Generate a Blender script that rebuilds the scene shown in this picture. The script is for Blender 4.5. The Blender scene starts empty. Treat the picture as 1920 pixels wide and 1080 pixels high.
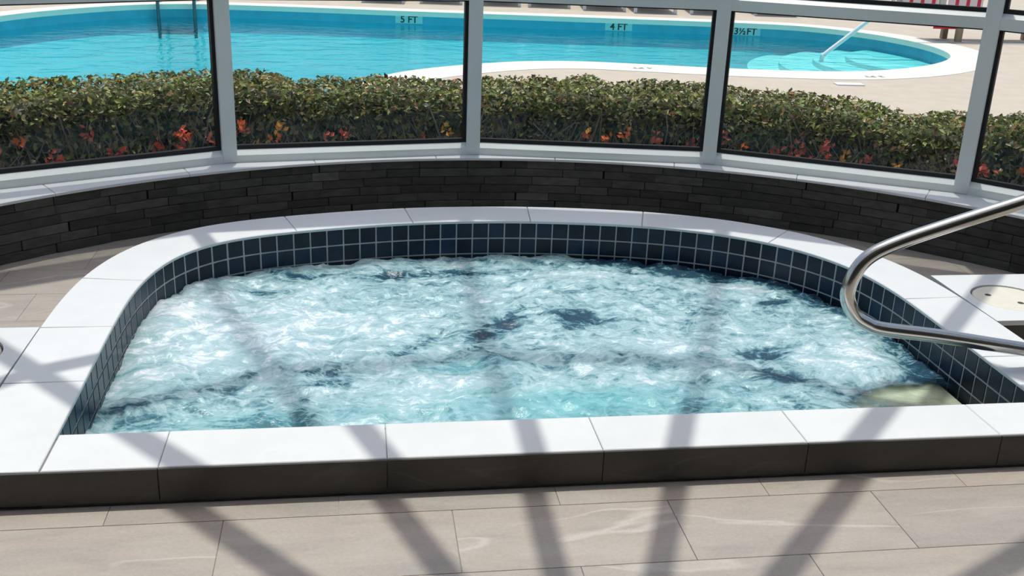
import bpy, bmesh, math, random
import numpy as np
from mathutils import Vector, Matrix, noise
from mathutils.geometry import delaunay_2d_cdt

random.seed(7)
rng = np.random.default_rng(7)
scn = bpy.context.scene
COL = scn.collection

# ------------------------------------------------------------------ camera
HC = 0.108                                   # spa coping above the floor
FPX, PITCH, ROLL, YAW = 2003.6, 0.3597, 0.0384, 0.1535
CAM = np.array([0.536, -2.595, 1.487 + HC])
_f = np.array([math.sin(YAW)*math.cos(PITCH), math.cos(YAW)*math.cos(PITCH), -math.sin(PITCH)])
_r = np.array([math.cos(YAW), -math.sin(YAW), 0.0]); _u = np.cross(_r, _f)
CR = math.cos(ROLL)*_r + math.sin(ROLL)*_u; CU = -math.sin(ROLL)*_r + math.cos(ROLL)*_u; CF = _f
def ray(px): return CF + (px[0]-960)/FPX*CR - (px[1]-540)/FPX*CU
def at(px, z=0.0):
    d = ray(px); t = (z-CAM[2])/d[2]; p = CAM + t*d; return (p[0], p[1])
def aty(px, y):
    d = ray(px); t = (y-CAM[1])/d[1]; return CAM + t*d
cd = bpy.data.cameras.new('camera'); cam = bpy.data.objects.new('camera', cd); COL.objects.link(cam)
cd.sensor_width = 36; cd.lens = FPX*36/1920; cd.clip_end = 300
cam.matrix_world = Matrix(((CR[0], CU[0], -CF[0], CAM[0]), (CR[1], CU[1], -CF[1], CAM[1]), (CR[2], CU[2], -CF[2], CAM[2]), (0, 0, 0, 1)))
scn.camera = cam

# ------------------------------------------------------------------ sky, sun, exposure
SUNV = Vector((-0.0404, -0.242, -1.0)).normalized()
W = bpy.data.worlds.new('sky'); scn.world = W; W.use_nodes = True
nt = W.node_tree; bg = nt.nodes['Background']
sk = nt.nodes.new('ShaderNodeTexSky'); sk.sky_type = 'NISHITA'; sk.sun_disc = False
sk.sun_elevation = math.radians(76); sk.sun_rotation = math.radians(9.5); sk.air_density = 1.0; sk.dust_density = 3.0
nt.links.new(sk.outputs[0], bg.inputs[0]); bg.inputs[1].default_value = 0.165
sd = bpy.data.lights.new('sun', 'SUN'); sd.energy = 2.75; sd.angle = math.radians(0.75); sd.color = (1.0, 0.97, 0.92)
sun = bpy.data.objects.new('sun', sd); COL.objects.link(sun); sun.location = (1, 3, 12)
sun.rotation_euler = SUNV.to_track_quat('-Z', 'Y').to_euler()
scn.view_settings.view_transform = 'Standard'; scn.view_settings.look = 'None'
scn.view_settings.gamma = 1; scn.view_settings.use_curve_mapping = False
scn.view_settings.exposure = 0.0

# ------------------------------------------------------------------ materials
def lin(r, g, b):
    f = lambda c: (c/255/12.92 if c/255 <= .04045 else ((c/255+.055)/1.055)**2.4)
    return (f(r), f(g), f(b))
class NT:
    def __init__(s, name):
        s.m = bpy.data.materials.new(name); s.m.use_nodes = True; s.t = s.m.node_tree
        s.b = s.t.nodes['Principled BSDF']; s.out = s.t.nodes['Material Output']
    def n(s, typ, **kw):
        x = s.t.nodes.new('ShaderNode'+typ)
        for k, v in kw.items():
            if k[0] == 'i' and k[1:].isdigit(): x.inputs[int(k[1:])].default_value = v
            elif k.startswith('in_'): x.inputs[k[3:]].default_value = v
            else: setattr(x, k, v)
        return x
    def l(s, a, b): s.t.links.new(a, b)
    def ramp(s, fac, stops):
        r = s.t.nodes.new('ShaderNodeValToRGB'); e = r.color_ramp.elements
        while len(e) < len(stops): e.new(0.5)
        for i, (p, c) in enumerate(stops):
            e[i].position = p; e[i].color = (*c, 1) if len(c) == 3 else c
        s.l(fac, r.inputs[0]); return r
    def mixc(s, fac, a, b, mode='MIX'):
        m = s.t.nodes.new('ShaderNodeMix'); m.data_type = 'RGBA'; m.blend_type = mode
        if hasattr(fac, 'links'): s.l(fac, m.inputs[0])
        else: m.inputs[0].default_value = fac
        for v, k in ((a, 6), (b, 7)):
            if hasattr(v, 'links'): s.l(v, m.inputs[k])
            else: m.inputs[k].default_value = (*v, 1)
        return m.outputs[2]
    def coords(s, kind='Object', scale=(1, 1, 1), rnd=False):
        c = s.n('TexCoord'); o = c.outputs[kind]
        if kind == 'World':
            pass
        mp = s.n('Mapping'); mp.inputs[3].default_value = scale
        if rnd:
            oi = s.n('ObjectInfo'); mu = s.n('Math', operation='MULTIPLY', i1=37.0); s.l(oi.outputs['Random'], mu.inputs[0])
            s.l(mu.outputs[0], mp.inputs[1])
        s.l(o, mp.inputs[0]); return mp.outputs[0]
    def pos(s, scale=(1, 1, 1)):
        g = s.n('NewGeometry'); mp = s.n('Mapping'); mp.inputs[3].default_value = scale
        s.l(g.outputs['Position'], mp.inputs[0]); return mp.outputs[0]
    def noise(s, vec, scale, detail=4, rough=.5, dist=0):
        n = s.n('TexNoise', in_Scale=scale, in_Detail=detail, in_Roughness=rough, in_Distortion=dist)
        s.l(vec, n.inputs['Vector']); return n.outputs[0]
    def bump(s, h, strength, dist=.01):
        b = s.n('Bump', in_Strength=strength, in_Distance=dist); s.l(h, b.inputs['Height']); s.l(b.outputs[0], s.b.inputs['Normal'])
def simple(name, col, rough=.5, metal=0., var=.0, nscale=8., bump=0., spec=None):
    k = NT(name); k.b.inputs['Roughness'].default_value = rough; k.b.inputs['Metallic'].default_value = metal
    if spec is not None: k.b.inputs['Specular IOR Level'].default_value = spec
    if var > 0:
        n = k.noise(k.pos(), nscale, 5)
        r = k.ramp(n, [(.25, tuple(c*(1-var) for c in col)), (.75, tuple(min(1, c*(1+var)) for c in col))])
        k.l(r.outputs[0], k.b.inputs['Base Color'])
        if bump: k.bump(n, bump)
    else: k.b.inputs['Base Color'].default_value = (*col, 1)
    return k.m

def m_coping():
    k = NT('white stone'); p = k.pos()
    n = k.noise(p, 6, 6, .6); n2 = k.noise(p, 60, 3)
    r = k.ramp(n, [(.3, (.73, .74, .73)), (.62, (.775, .78, .77)), (.85, (.69, .70, .70))])
    oi = k.n('ObjectInfo'); r2 = k.ramp(oi.outputs['Random'], [(0, (.93, .93, .93)), (1, (1, 1, 1))])
    k.l(k.mixc(1.0, r.outputs[0], r2.outputs[0], 'MULTIPLY'), k.b.inputs['Base Color'])
    k.b.inputs['Roughness'].default_value = .42; k.bump(n2, .06); return k.m
def m_floor(name, base, dark, vein, amount=.6, rough=.45):
    k = NT(name); v = k.coords('Object', (1, 4, 4), rnd=True); v1 = k.coords('Object', (.9, 3.2, 3.2), rnd=True)
    n = k.noise(v, 3.0, 8, .62, .4); fine = k.noise(k.pos(), 90, 4, .7)
    r = k.ramp(n, [(.34, dark), (.48, tuple(.5*(p_+q_)*c_ for p_, q_, c_ in zip(dark, base, (1.03, .98, .97)))), (.66, base)])
    vv = k.noise(v1, 1.3, 3, .45, .5)
    d = k.n('Math', operation='SUBTRACT', i1=.5); k.l(vv, d.inputs[0]); a = k.n('Math', operation='ABSOLUTE'); k.l(d.outputs[0], a.inputs[0])
    vm = k.ramp(a.outputs[0], [(0.0, (1, 1, 1)), (.006, (.7, .7, .7)), (.016, (0, 0, 0))])
    gate = k.ramp(k.noise(v, .9, 2), [(.44, (0, 0, 0)), (.56, (amount, amount, amount))])
    vf = k.n('Math', operation='MULTIPLY'); k.l(vm.outputs[0], vf.inputs[0]); k.l(gate.outputs[0], vf.inputs[1])
    c = k.mixc(vf.outputs[0], r.outputs[0], vein)
    fr = k.ramp(fine, [(.3, (.90, .90, .90)), (.7, (1.06, 1.06, 1.06))])
    c = k.mixc(1.0, c, fr.outputs[0], 'MULTIPLY')
    oi = k.n('ObjectInfo'); r2 = k.ramp(oi.outputs['Random'], [(0, (.90, .90, .91)), (1, (1.0, .99, .98))])
    k.l(k.mixc(1.0, c, r2.outputs[0], 'MULTIPLY'), k.b.inputs['Base Color'])
    k.b.inputs['Roughness'].default_value = rough; k.bump(fine, .08); return k.m
def m_ledger():
    k = NT('dark ledger stone'); v = k.coords('Object', (1, 1, 3), rnd=True)
    n = k.noise(v, 14, 6, .6)
    oi = k.n('ObjectInfo'); r2 = k.ramp(oi.outputs['Random'], [(0, (.062, .058, .051)), (.5, (.080, .075, .066)), (.9, (.105, .099, .087)), (1, (.15, .14, .125))])
    r = k.ramp(n, [(.3, (.7, .7, .7)), (.75, (1.25, 1.25, 1.25))])
    k.l(k.mixc(1.0, r2.outputs[0], r.outputs[0], 'MULTIPLY'), k.b.inputs['Base Color'])
    k.b.inputs['Roughness'].default_value = .75; k.b.inputs['Specular IOR Level'].default_value = .25; k.bump(n, .5, .004); return k.m
def m_blue():
    k = NT('navy glazed tile'); oi = k.n('ObjectInfo')
    r = k.ramp(oi.outputs['Random'], [(0, (.002, .006, .013)), (.35, (.003, .010, .026)), (.7, (.005, .016, .040)), (1, (.007, .024, .058))])
    n = k.noise(k.pos(), 30, 3); rr = k.ramp(n, [(.3, (.7, .7, .7)), (.7, (1.3, 1.3, 1.3))])
    k.l(k.mixc(1.0, r.outputs[0], rr.outputs[0], 'MULTIPLY'), k.b.inputs['Base Color'])
    k.b.inputs['Roughness'].default_value = .28; k.b.inputs['Specular IOR Level'].default_value = .3; k.bump(k.noise(k.pos(), 25, 2), .12, .004); return k.m
def thin_glass(name, ior=1.45, tint=(.97, .985, .98), rough=0.0):
    k = NT(name); k.t.nodes.remove(k.b)
    g = k.n('NewGeometry'); mr = k.n('MapRange', i3=ior, i4=1/ior); k.l(g.outputs['Backfacing'], mr.inputs[0])
    f = k.n('Fresnel'); k.l(mr.outputs[0], f.inputs[0])
    t = k.n('BsdfTransparent'); t.inputs[0].default_value = (*tint, 1)
    gl = k.n('BsdfGlossy'); gl.inputs['Roughness'].default_value = rough
    mx = k.n('MixShader'); k.l(f.outputs[0], mx.inputs[0]); k.l(t.outputs[0], mx.inputs[1]); k.l(gl.outputs[0], mx.inputs[2])
    k.l(mx.outputs[0], k.out.inputs[0]); return k, f, gl
def m_poolwater():
    k, f, gl = thin_glass('pool water', 1.2, (.50, .95, .96), .03)
    p = k.pos((1, 1.6, 1)); n = k.noise(p, 2.6, 4, .55, .6)
    b = k.n('Bump', in_Strength=.4, in_Distance=.05); k.l(n, b.inputs['Height'])
    k.l(b.outputs[0], f.inputs['Normal']); k.l(b.outputs[0], gl.inputs['Normal']); return k.m
def m_spawater():
    k = NT('bubbling spa water'); p = k.pos()
    at_ = k.n('Attribute', attribute_name='foam'); cl = k.n('Attribute', attribute_name='clear')
    w = k.noise(k.pos((1, 1.5, 1)), 4.2, 6, .6, 1.6); fine = k.noise(k.pos((1, 1.3, 1)), 19, 5, .62, 1.2); bub = k.noise(p, 130, 3, .6)
    m1 = k.n('Math', operation='MULTIPLY_ADD', i1=1.25, i2=-.625); k.l(w, m1.inputs[0])
    m2 = k.n('Math', operation='MULTIPLY_ADD', i1=.52, i2=-.26); k.l(fine, m2.inputs[0])
    a1 = k.n('Math', operation='ADD'); k.l(m1.outputs[0], a1.inputs[0]); k.l(m2.outputs[0], a1.inputs[1])
    m3 = k.n('Math', operation='MULTIPLY_ADD', i1=.25, i2=-.125); k.l(bub, m3.inputs[0])
    a1b = k.n('Math', operation='ADD'); k.l(a1.outputs[0], a1b.inputs[0]); k.l(m3.outputs[0], a1b.inputs[1])
    def lace(scale, dist, width, amp):
        nz = k.noise(k.pos((1, 1.4, 1)), scale, 4, .55, dist)
        d = k.n('Math', operation='SUBTRACT', i1=.5); k.l(nz, d.inputs[0]); ab = k.n('Math', operation='ABSOLUTE'); k.l(d.outputs[0], ab.inputs[0])
        mr = k.n('MapRange', i1=0.0, i2=width, i3=amp, i4=0.0); k.l(ab.outputs[0], mr.inputs[0]); return mr.outputs[0]
    l1 = lace(3.2, 1.8, .05, .24); l2 = lace(9.0, 1.2, .06, .17)
    la = k.n('Math', operation='ADD'); k.l(l1, la.inputs[0]); k.l(l2, la.inputs[1])
    a1c = k.n('Math', operation='ADD'); k.l(a1b.outputs[0], a1c.inputs[0]); k.l(la.outputs[0], a1c.inputs[1])
    a2 = k.n('Math', operation='ADD'); k.l(a1c.outputs[0], a2.inputs[0]); k.l(at_.outputs['Fac'], a2.inputs[1])
    r = k.ramp(a2.outputs[0], [(.06, (.024, .066, .105)), (.19, (.050, .135, .185)), (.31, (.16, .31, .35)), (.50, (.31, .475, .505)), (.76, (.45, .59, .63)), (1.0, (.74, .80, .83))])
    tq = k.n('Attribute', attribute_name='turq')
    c = k.mixc(tq.outputs['Fac'], r.outputs[0], (.16, .47, .50))
    k.l(c, k.b.inputs['Base Color']); k.b.inputs['Roughness'].default_value = .22; k.b.inputs['IOR'].default_value = 1.33
    hb = k.n('Math', operation='MULTIPLY_ADD', i1=.5); k.l(fine, hb.inputs[0]); k.l(a2.outputs[0], hb.inputs[2])
    k.bump(hb.outputs[0], .32, .010)
    k.m.node_tree.nodes['Principled BSDF'].subsurface_method = 'BURLEY'; sw = k.n('MapRange', i1=.24, i2=.42, i3=0.0, i4=.85); k.l(a2.outputs[0], sw.inputs[0]); k.l(sw.outputs[0], k.b.inputs['Subsurface Weight'])
    k.b.inputs['Subsurface Radius'].default_value = (1.0, 1.0, 1.0); k.b.inputs['Subsurface Scale'].default_value = .40
    t = k.n('BsdfTransparent'); t.inputs[0].default_value = (.86, .95, .93, 1)
    gl = k.n('BsdfGlossy'); gl.inputs['Roughness'].default_value = .08
    fr = k.n('Fresnel', in_IOR=1.33); bn = [n for n in k.t.nodes if n.bl_idname == 'ShaderNodeBump'][0]
    k.l(bn.outputs[0], fr.inputs['Normal']); k.l(bn.outputs[0], gl.inputs['Normal'])
    mc = k.n('MixShader'); k.l(fr.outputs[0], mc.inputs[0]); k.l(t.outputs[0], mc.inputs[1]); k.l(gl.outputs[0], mc.inputs[2])
    fin = k.n('MixShader'); k.l(cl.outputs['Fac'], fin.inputs[0]); k.l(k.b.outputs[0], fin.inputs[1]); k.l(mc.outputs[0], fin.inputs[2])
    k.l(fin.outputs[0], k.out.inputs[0]); return k.m
def m_leaf():
    k = NT('hedge leaves'); a = k.n('Attribute', attribute_name='tint')
    k.l(a.outputs['Color'], k.b.inputs['Base Color']); k.b.inputs['Roughness'].default_value = .5; k.b.inputs['Specular IOR Level'].default_value = .25
    k.b.inputs['Subsurface Weight'].default_value = 0
    tr = k.n('BsdfTranslucent'); k.l(a.outputs['Color'], tr.inputs[0])
    mx = k.n('MixShader', i0=.22); k.l(k.b.outputs[0], mx.inputs[1]); k.l(tr.outputs[0], mx.inputs[2]); k.l(mx.outputs[0], k.out.inputs[0]); return k.m
def m_stripe():
    k = NT('red striped towel'); v = k.coords('Object', (1, 1, 1)); s = k.n('SeparateXYZ'); k.l(v, s.inputs[0])
    m = k.n('Math', operation='MULTIPLY', i1=38.0); k.l(s.outputs[0], m.inputs[0]); sn = k.n('Math', operation='SINE'); k.l(m.outputs[0], sn.inputs[0])
    r = k.ramp(sn.outputs[0], [(.0, (.80, .70, .70)), (.5, (.62, .04, .08))]); r.color_ramp.interpolation = 'CONSTANT'
    k.l(r.outputs[0], k.b.inputs['Base Color']); k.b.inputs['Roughness'].default_value = .9; return k.m

M = {}
M['coping'] = m_coping()
M['floor'] = m_floor('beige porcelain floor', (.47, .423, .365), (.375, .345, .30), (.64, .59, .52))
M['riser'] = m_floor('dark grey porcelain riser', (.075, .070, .060), (.055, .052, .045), (.13, .12, .11), .3, .55)
M['grout'] = simple('grey grout', (.42, .42, .40), .9, var=.15, nscale=40)
M['joint'] = simple('floor grout', (.36, .335, .30), .9)
M['tilegrout'] = simple('pale tile grout', (.44, .45, .44), .85, var=.15, nscale=30)
M['ledger'] = m_ledger(); M['core'] = simple('dark mortar', (.012, .012, .011), .95)
M['navy'] = m_blue()
M['white_alu'] = simple('white powder coated frame', (.76, .80, .77), .38, var=.04, nscale=3)
M['gasket'] = simple('black rubber gasket', (.006, .006, .006), .6)
M['glass'] = thin_glass('window glass', 1.28)[0].m
M['steel'] = simple('brushed stainless steel', (.62, .60, .56), .17, 1.0)
M['darksteel'] = simple('dull grey steel', (.10, .14, .16), .4, .6)
M['plaster'] = simple('pale spa plaster', (.45, .62, .64), .7, var=.1)
M['step'] = simple('beige spa step', (.60, .57, .44), .7, var=.42, nscale=7)
M['spawater'] = m_spawater()
M['lid'] = simple('cream plastic lid', (.74, .69, .58), .5, var=.05, nscale=20)
M['hole'] = simple('dark finger hole', (.05, .042, .03), .8)
M['deck'] = simple('beige sand deck', (.53, .455, .36), .85, var=.08, nscale=5, bump=.1)
M['poolcoping'] = simple('cream pool coping', (.74, .71, .62), .7, var=.04, nscale=4)
M['poolwall'] = simple('blue pool wall', (.05, .33, .46), .3, var=.12, nscale=6)
M['poolbed'] = simple('aqua pool plaster', (.20, .90, .92), .8, var=.07, nscale=1.3)
M['poolstep'] = simple('pale pool step', (.62, .86, .82), .8, var=.05)
M['poolnose'] = simple('teal step nosing', (.05, .26, .30), .6)
M['poolwater'] = m_poolwater()
M['marker'] = simple('pale aqua marker tile', (.30, .55, .55), .4)
M['ink'] = simple('black marker letters', (.012, .02, .022), .5)
M['inkgrey'] = simple('worn grey letters', (.36, .36, .34), .8)
M['leaf'] = m_leaf(); M['twig'] = simple('grey brown twigs', (.26, .22, .18), .9, var=.3, nscale=30)
M['hedgecore'] = simple('painted hedge inner shade', (.018, .018, .014), 1.0)  # near-black colour stands in for the deep shade inside the hedge
M['soil'] = simple('dark mulch', (.05, .038, .028), 1.0, var=.4, nscale=25)
M['white_plastic'] = simple('white plastic', (.80, .80, .78), .45)
M['sling'] = simple('taupe grey sling fabric', (.22, .20, .19), .85, var=.1)
M['towel'] = m_stripe(); M['red'] = simple('red towel', (.60, .03, .05), .9, var=.1)
M['tan'] = simple('tan weathered wood', (.30, .24, .16), .7, var=.2, nscale=12)
M['darkwood'] = simple('dark wood rail', (.10, .06, .045), .7)
M['paint'] = simple('grey room paint', (.34, .34, .33), .8)
M['exterior'] = simple('pale stucco', (.6, .58, .54), .9)

# ------------------------------------------------------------------ helpers
def mesh(name, verts, faces, mat, smooth=False):
    me = bpy.data.meshes.new(name); me.from_pydata([tuple(v) for v in verts], [], faces); me.materials.append(M[mat])
    if smooth: me.shade_smooth()
    me.update(); return me
def obj(name, me, parent=None, loc=(0, 0, 0), rotz=0.0):
    o = bpy.data.objects.new(name, me); COL.objects.link(o); o.location = loc; o.rotation_euler = (0, 0, rotz)
    if parent is not None: o.parent = parent
    return o
def tag(o, label, cat, group=None, kind=None):
    o['label'] = label; o['category'] = cat
    if group: o['group'] = group
    if kind: o['kind'] = kind
    return o
def empty(name, loc=(0, 0, 0), rotz=0.0):
    o = bpy.data.objects.new(name, None); COL.objects.link(o); o.location = loc; o.rotation_euler = (0, 0, rotz); o.empty_display_size = .1; return o
class MB:
    def __init__(s): s.v = []; s.f = []
    def add(s, v, f):
        n = len(s.v); s.v += [tuple(p) for p in v]; s.f += [tuple(i+n for i in q) for q in f]; return s
    def box(s, a, b, c=0.0, mtx=None):
        v, f = cbox(a, b, c)
        if mtx is not None: v = [mtx @ Vector(p) for p in v]
        return s.add(v, f)
    def bar(s, p, q, w, h, up=(0, 0, 1)):
        p = Vector(p); q = Vector(q); d = (q-p).normalized(); up = Vector(up); x = d.cross(up).normalized(); y = x.cross(d)
        c = [(-w/2, -h/2), (w/2, -h/2), (w/2, h/2), (-w/2, h/2)]
        v = [p+x*a+y*b for a, b in c]+[q+x*a+y*b for a, b in c]
        return s.add(v, [(3, 2, 1, 0), (4, 5, 6, 7)]+[(i, (i+1) % 4, (i+1) % 4+4, i+4) for i in range(4)])
    def tube(s, pts, r, n=12, caps=True):
        P = [Vector(p) for p in pts]; N = len(P); T = [(P[min(i+1, N-1)]-P[max(i-1, 0)]).normalized() for i in range(N)]
        a = T[0].orthogonal().normalized(); v = []
        for i in range(N):
            if i: a = (a - T[i]*a.dot(T[i])).normalized()
            b = T[i].cross(a)
            v += [P[i]+a*(r*math.cos(2*math.pi*j/n))+b*(r*math.sin(2*math.pi*j/n)) for j in range(n)]
        f = [(i*n+j, i*n+(j+1) % n, (i+1)*n+(j+1) % n, (i+1)*n+j) for i in range(N-1) for j in range(n)]
        if caps: f += [tuple(reversed(range(n))), tuple(range((N-1)*n, N*n))]
        return s.add(v, f)
    def prism(s, poly, z0, z1, c=0.0):
        n = len(poly); A = [(x, y, z0) for x, y in poly]
        if c > 0:
            ins = inset(poly, c); B = [(x, y, z1-c) for x, y in poly]; T = [(x, y, z1) for x, y in ins]
            f = [(i, (i+1) % n, n+(i+1) % n, n+i) for i in range(n)]+[(n+i, n+(i+1) % n, 2*n+(i+1) % n, 2*n+i) for i in range(n)]
            return s.add(A+B+T, f+[tuple(range(2*n, 3*n)), tuple(reversed(range(n)))])
        T = [(x, y, z1) for x, y in poly]
        return s.add(A+T, [(i, (i+1) % n, n+(i+1) % n, n+i) for i in range(n)]+[tuple(range(n, 2*n)), tuple(reversed(range(n)))])
    def strip(s, A, B, z0, z1, c=0.0):
        """slab between two matching paths, chamfered top edge"""
        A = np.asarray(A, float); B = np.asarray(B, float); n = len(A); d = (B-A)/np.linalg.norm(B-A, axis=1)[:, None]
        A2 = A+d*c; B2 = B-d*c
        if c > 0:
            for X in (A2, B2):
                X[0] += (X[1]-X[0])/np.linalg.norm(X[1]-X[0])*c; X[-1] += (X[-2]-X[-1])/np.linalg.norm(X[-2]-X[-1])*c
        L = [(A, z0), (A, z1-c), (A2, z1), (B2, z1), (B, z1-c), (B, z0)]
        v = [(p[0], p[1], z) for P, z in L for p in P]; f = []
        for k in range(6):
            q = (k+1) % 6; f += [(k*n+i, k*n+i+1, q*n+i+1, q*n+i) for i in range(n-1)]
        f += [tuple(k*n for k in range(6)), tuple(k*n+n-1 for k in range(5, -1, -1))]
        return s.add(v, f)
    def build(s, name, mat, parent=None, smooth=False, loc=(0, 0, 0), rotz=0.0):
        return obj(name, mesh(name, s.v, s.f, mat, smooth), parent, loc, rotz)
def cbox(a, b, c=0.0):
    x0, y0, z0 = a; x1, y1, z1 = b
    if c <= 0:
        v = [(x0, y0, z0), (x1, y0, z0), (x1, y1, z0), (x0, y1, z0), (x0, y0, z1), (x1, y0, z1), (x1, y1, z1), (x0, y1, z1)]
        return v, [(3, 2, 1, 0), (4, 5, 6, 7), (0, 1, 5, 4), (1, 2, 6, 5), (2, 3, 7, 6), (3, 0, 4, 7)]
    bm = bmesh.new(); bmesh.ops.create_cube(bm, size=1)
    for w in bm.verts: w.co = Vector(((x0+x1)/2+w.co.x*(x1-x0), (y0+y1)/2+w.co.y*(y1-y0), (z0+z1)/2+w.co.z*(z1-z0)))
    bmesh.ops.bevel(bm, geom=list(bm.edges), offset=c, segments=1, affect='EDGES')
    bm.verts.index_update(); v = [tuple(w.co) for w in bm.verts]; f = [tuple(w.index for w in q.verts) for q in bm.faces]; bm.free(); return v, f
def inset(poly, d):
    n = len(poly); o = []
    for i in range(n):
        p0 = np.array(poly[i-1]); p = np.array(poly[i]); p1 = np.array(poly[(i+1) % n])
        a = p-p0; b = p1-p; a = a/(np.linalg.norm(a)+1e-9); b = b/(np.linalg.norm(b)+1e-9)
        na = np.array([-a[1], a[0]]); nb = np.array([-b[1], b[0]]); m = na+nb; m = m/(np.linalg.norm(m)+1e-9)
        o.append(tuple(p+m*d/max(.35, m@na)))
    return o
def ccw(poly):
    A = sum(poly[i-1][0]*poly[i][1]-poly[i][0]*poly[i-1][1] for i in range(len(poly))); return list(poly) if A > 0 else list(reversed(poly))
def clip(polys, keep):
    """constrained triangulation; keep(set of polygon ids covering a face)"""
    v = []; F = []
    for p in polys:
        p = ccw(p); F.append(list(range(len(v), len(v)+len(p)))); v += [Vector(q) for q in p]
    ov, oe, of, _, _, orig = delaunay_2d_cdt(v, [], F, 0, 1e-5)
    fs = [f for f, o in zip(of, orig) if keep(set(o))]
    used = sorted({i for f in fs for i in f}); mp = {j: i for i, j in enumerate(used)}
    return [tuple(ov[j]) for j in used], [tuple(mp[i] for i in f) for f in fs]
def slab(v2, f2, z0, z1):
    n = len(v2); cnt = {}
    for f in f2:
        for i in range(len(f)):
            a, b = f[i], f[(i+1) % len(f)]; cnt[(a, b)] = cnt.get((a, b), 0)+1
    side = [(a+n, b+n, b, a) for (a, b) in cnt if (b, a) not in cnt]
    return [(x, y, z1) for x, y in v2]+[(x, y, z0) for x, y in v2], list(f2)+[tuple(i+n for i in reversed(f)) for f in f2]+[(b, a, a+n, b+n) for (a, b) in cnt if (b, a) not in cnt]
def catmull(P, per=8, closed=False):
    P = [np.array(p, float) for p in P]; n = len(P); out = []
    for i in range(n if closed else n-1):
        g = (lambda k: P[k % n]) if closed else (lambda k: P[min(max(k, 0), n-1)])
        a, b, c, d = g(i-1), g(i), g(i+1), g(i+2)
        for t in np.arange(per)/per:
            out.append(.5*(2*b+(c-a)*t+(2*a-5*b+4*c-d)*t*t+(3*b-a-3*c+d)*t**3))
    if not closed: out.append(P[-1])
    return np.array(out)
def resample(P, step=None, n=None):
    P = np.asarray(P); d = np.r_[0, np.cumsum(np.linalg.norm(np.diff(P, axis=0), axis=1))]
    if n is None: n = max(2, int(round(d[-1]/step))+1)
    s = np.linspace(0, d[-1], n); return np.stack([np.interp(s, d, P[:, k]) for k in range(P.shape[1])], 1)
def normals(P):       # left-hand normal of an open path
    t = np.gradient(P, axis=0); t /= np.linalg.norm(t, axis=1)[:, None]; return np.stack([-t[:, 1], t[:, 0]], 1)

# ------------------------------------------------------------------ plan of the glazed bay
PC = np.array([1.113, -1.045]); PR = 3.891; PH = math.radians(107.713); ST = math.radians(18.171)
def vert(i): a = PH-ST*i; return PC+PR*np.array([math.cos(a), math.sin(a)])
VIDX = list(range(-4, 7)); V = {i: vert(i) for i in VIDX}
WC = np.array([1.158, -.364]); WR = 3.157                      # curved low wall, inner face
def wallpt(a, r=WR): return WC+r*np.array([math.cos(a), math.sin(a)])
WALL_TOP = HC+.153; SILL_TOP = HC+.166
HUB = np.array([1.13, -.338, 3.0+HC]); EAVE = 2.3+HC
YB = -1.12                                                      # face of the building behind the bay

# inner outline of the spa (left front corner, round the back, to the right front corner)
SP = [(-.31, .01), (-.31, .208), (-.312, .45), (-.315, .7), (-.317, 1.0), (-.312, 1.25), (-.292, 1.46), (-.25, 1.64), (-.19, 1.78), (-.10, 1.895), (.02, 1.985), (.2, 2.06),
      (.45, 2.13), (.75, 2.19), (1.05, 2.215), (1.4, 2.205), (1.8, 2.142), (2.1, 2.045), (2.3, 1.935), (2.47, 1.79), (2.59, 1.62), (2.66, 1.45), (2.698, 1.25), (2.71, 1.05),
      (2.712, .75), (2.712, .45), (2.712, .208), (2.712, .01)]
path = resample(catmull(SP, 10), .01)
for _ in range(2):
    kk = np.hanning(25); kk /= kk.sum(); pad = np.r_[np.repeat(path[:1], 12, 0)+(np.arange(-12, 0)[:, None]*(path[1]-path[0])), path, np.repeat(path[-1:], 12, 0)+(np.arange(1, 13)[:, None]*(path[-1]-path[-2]))]
    path = np.stack([np.convolve(pad[:, k], kk, 'valid') for k in (0, 1)], 1)
path = resample(path, .01); NRM = normals(path)                 # left normal points outward (path runs clockwise seen from above)
CW = .236
def off(d): return path+NRM*d
FRONT_IN = .208
spa_outer = [tuple(p) for p in off(CW)[::6]]+[tuple(off(CW)[-1])]
spa_outer[0] = (spa_outer[0][0], 0.0); spa_outer[-1] = (spa_outer[-1][0], 0.0)
mid = [p for p in off(.05)[::6] if p[1] > FRONT_IN-.05]
spa_mid = [(float(mid[0][0]), FRONT_IN-.05)]+[tuple(p) for p in mid]+[(float(mid[-1][0]), FRONT_IN-.05)]

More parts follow.
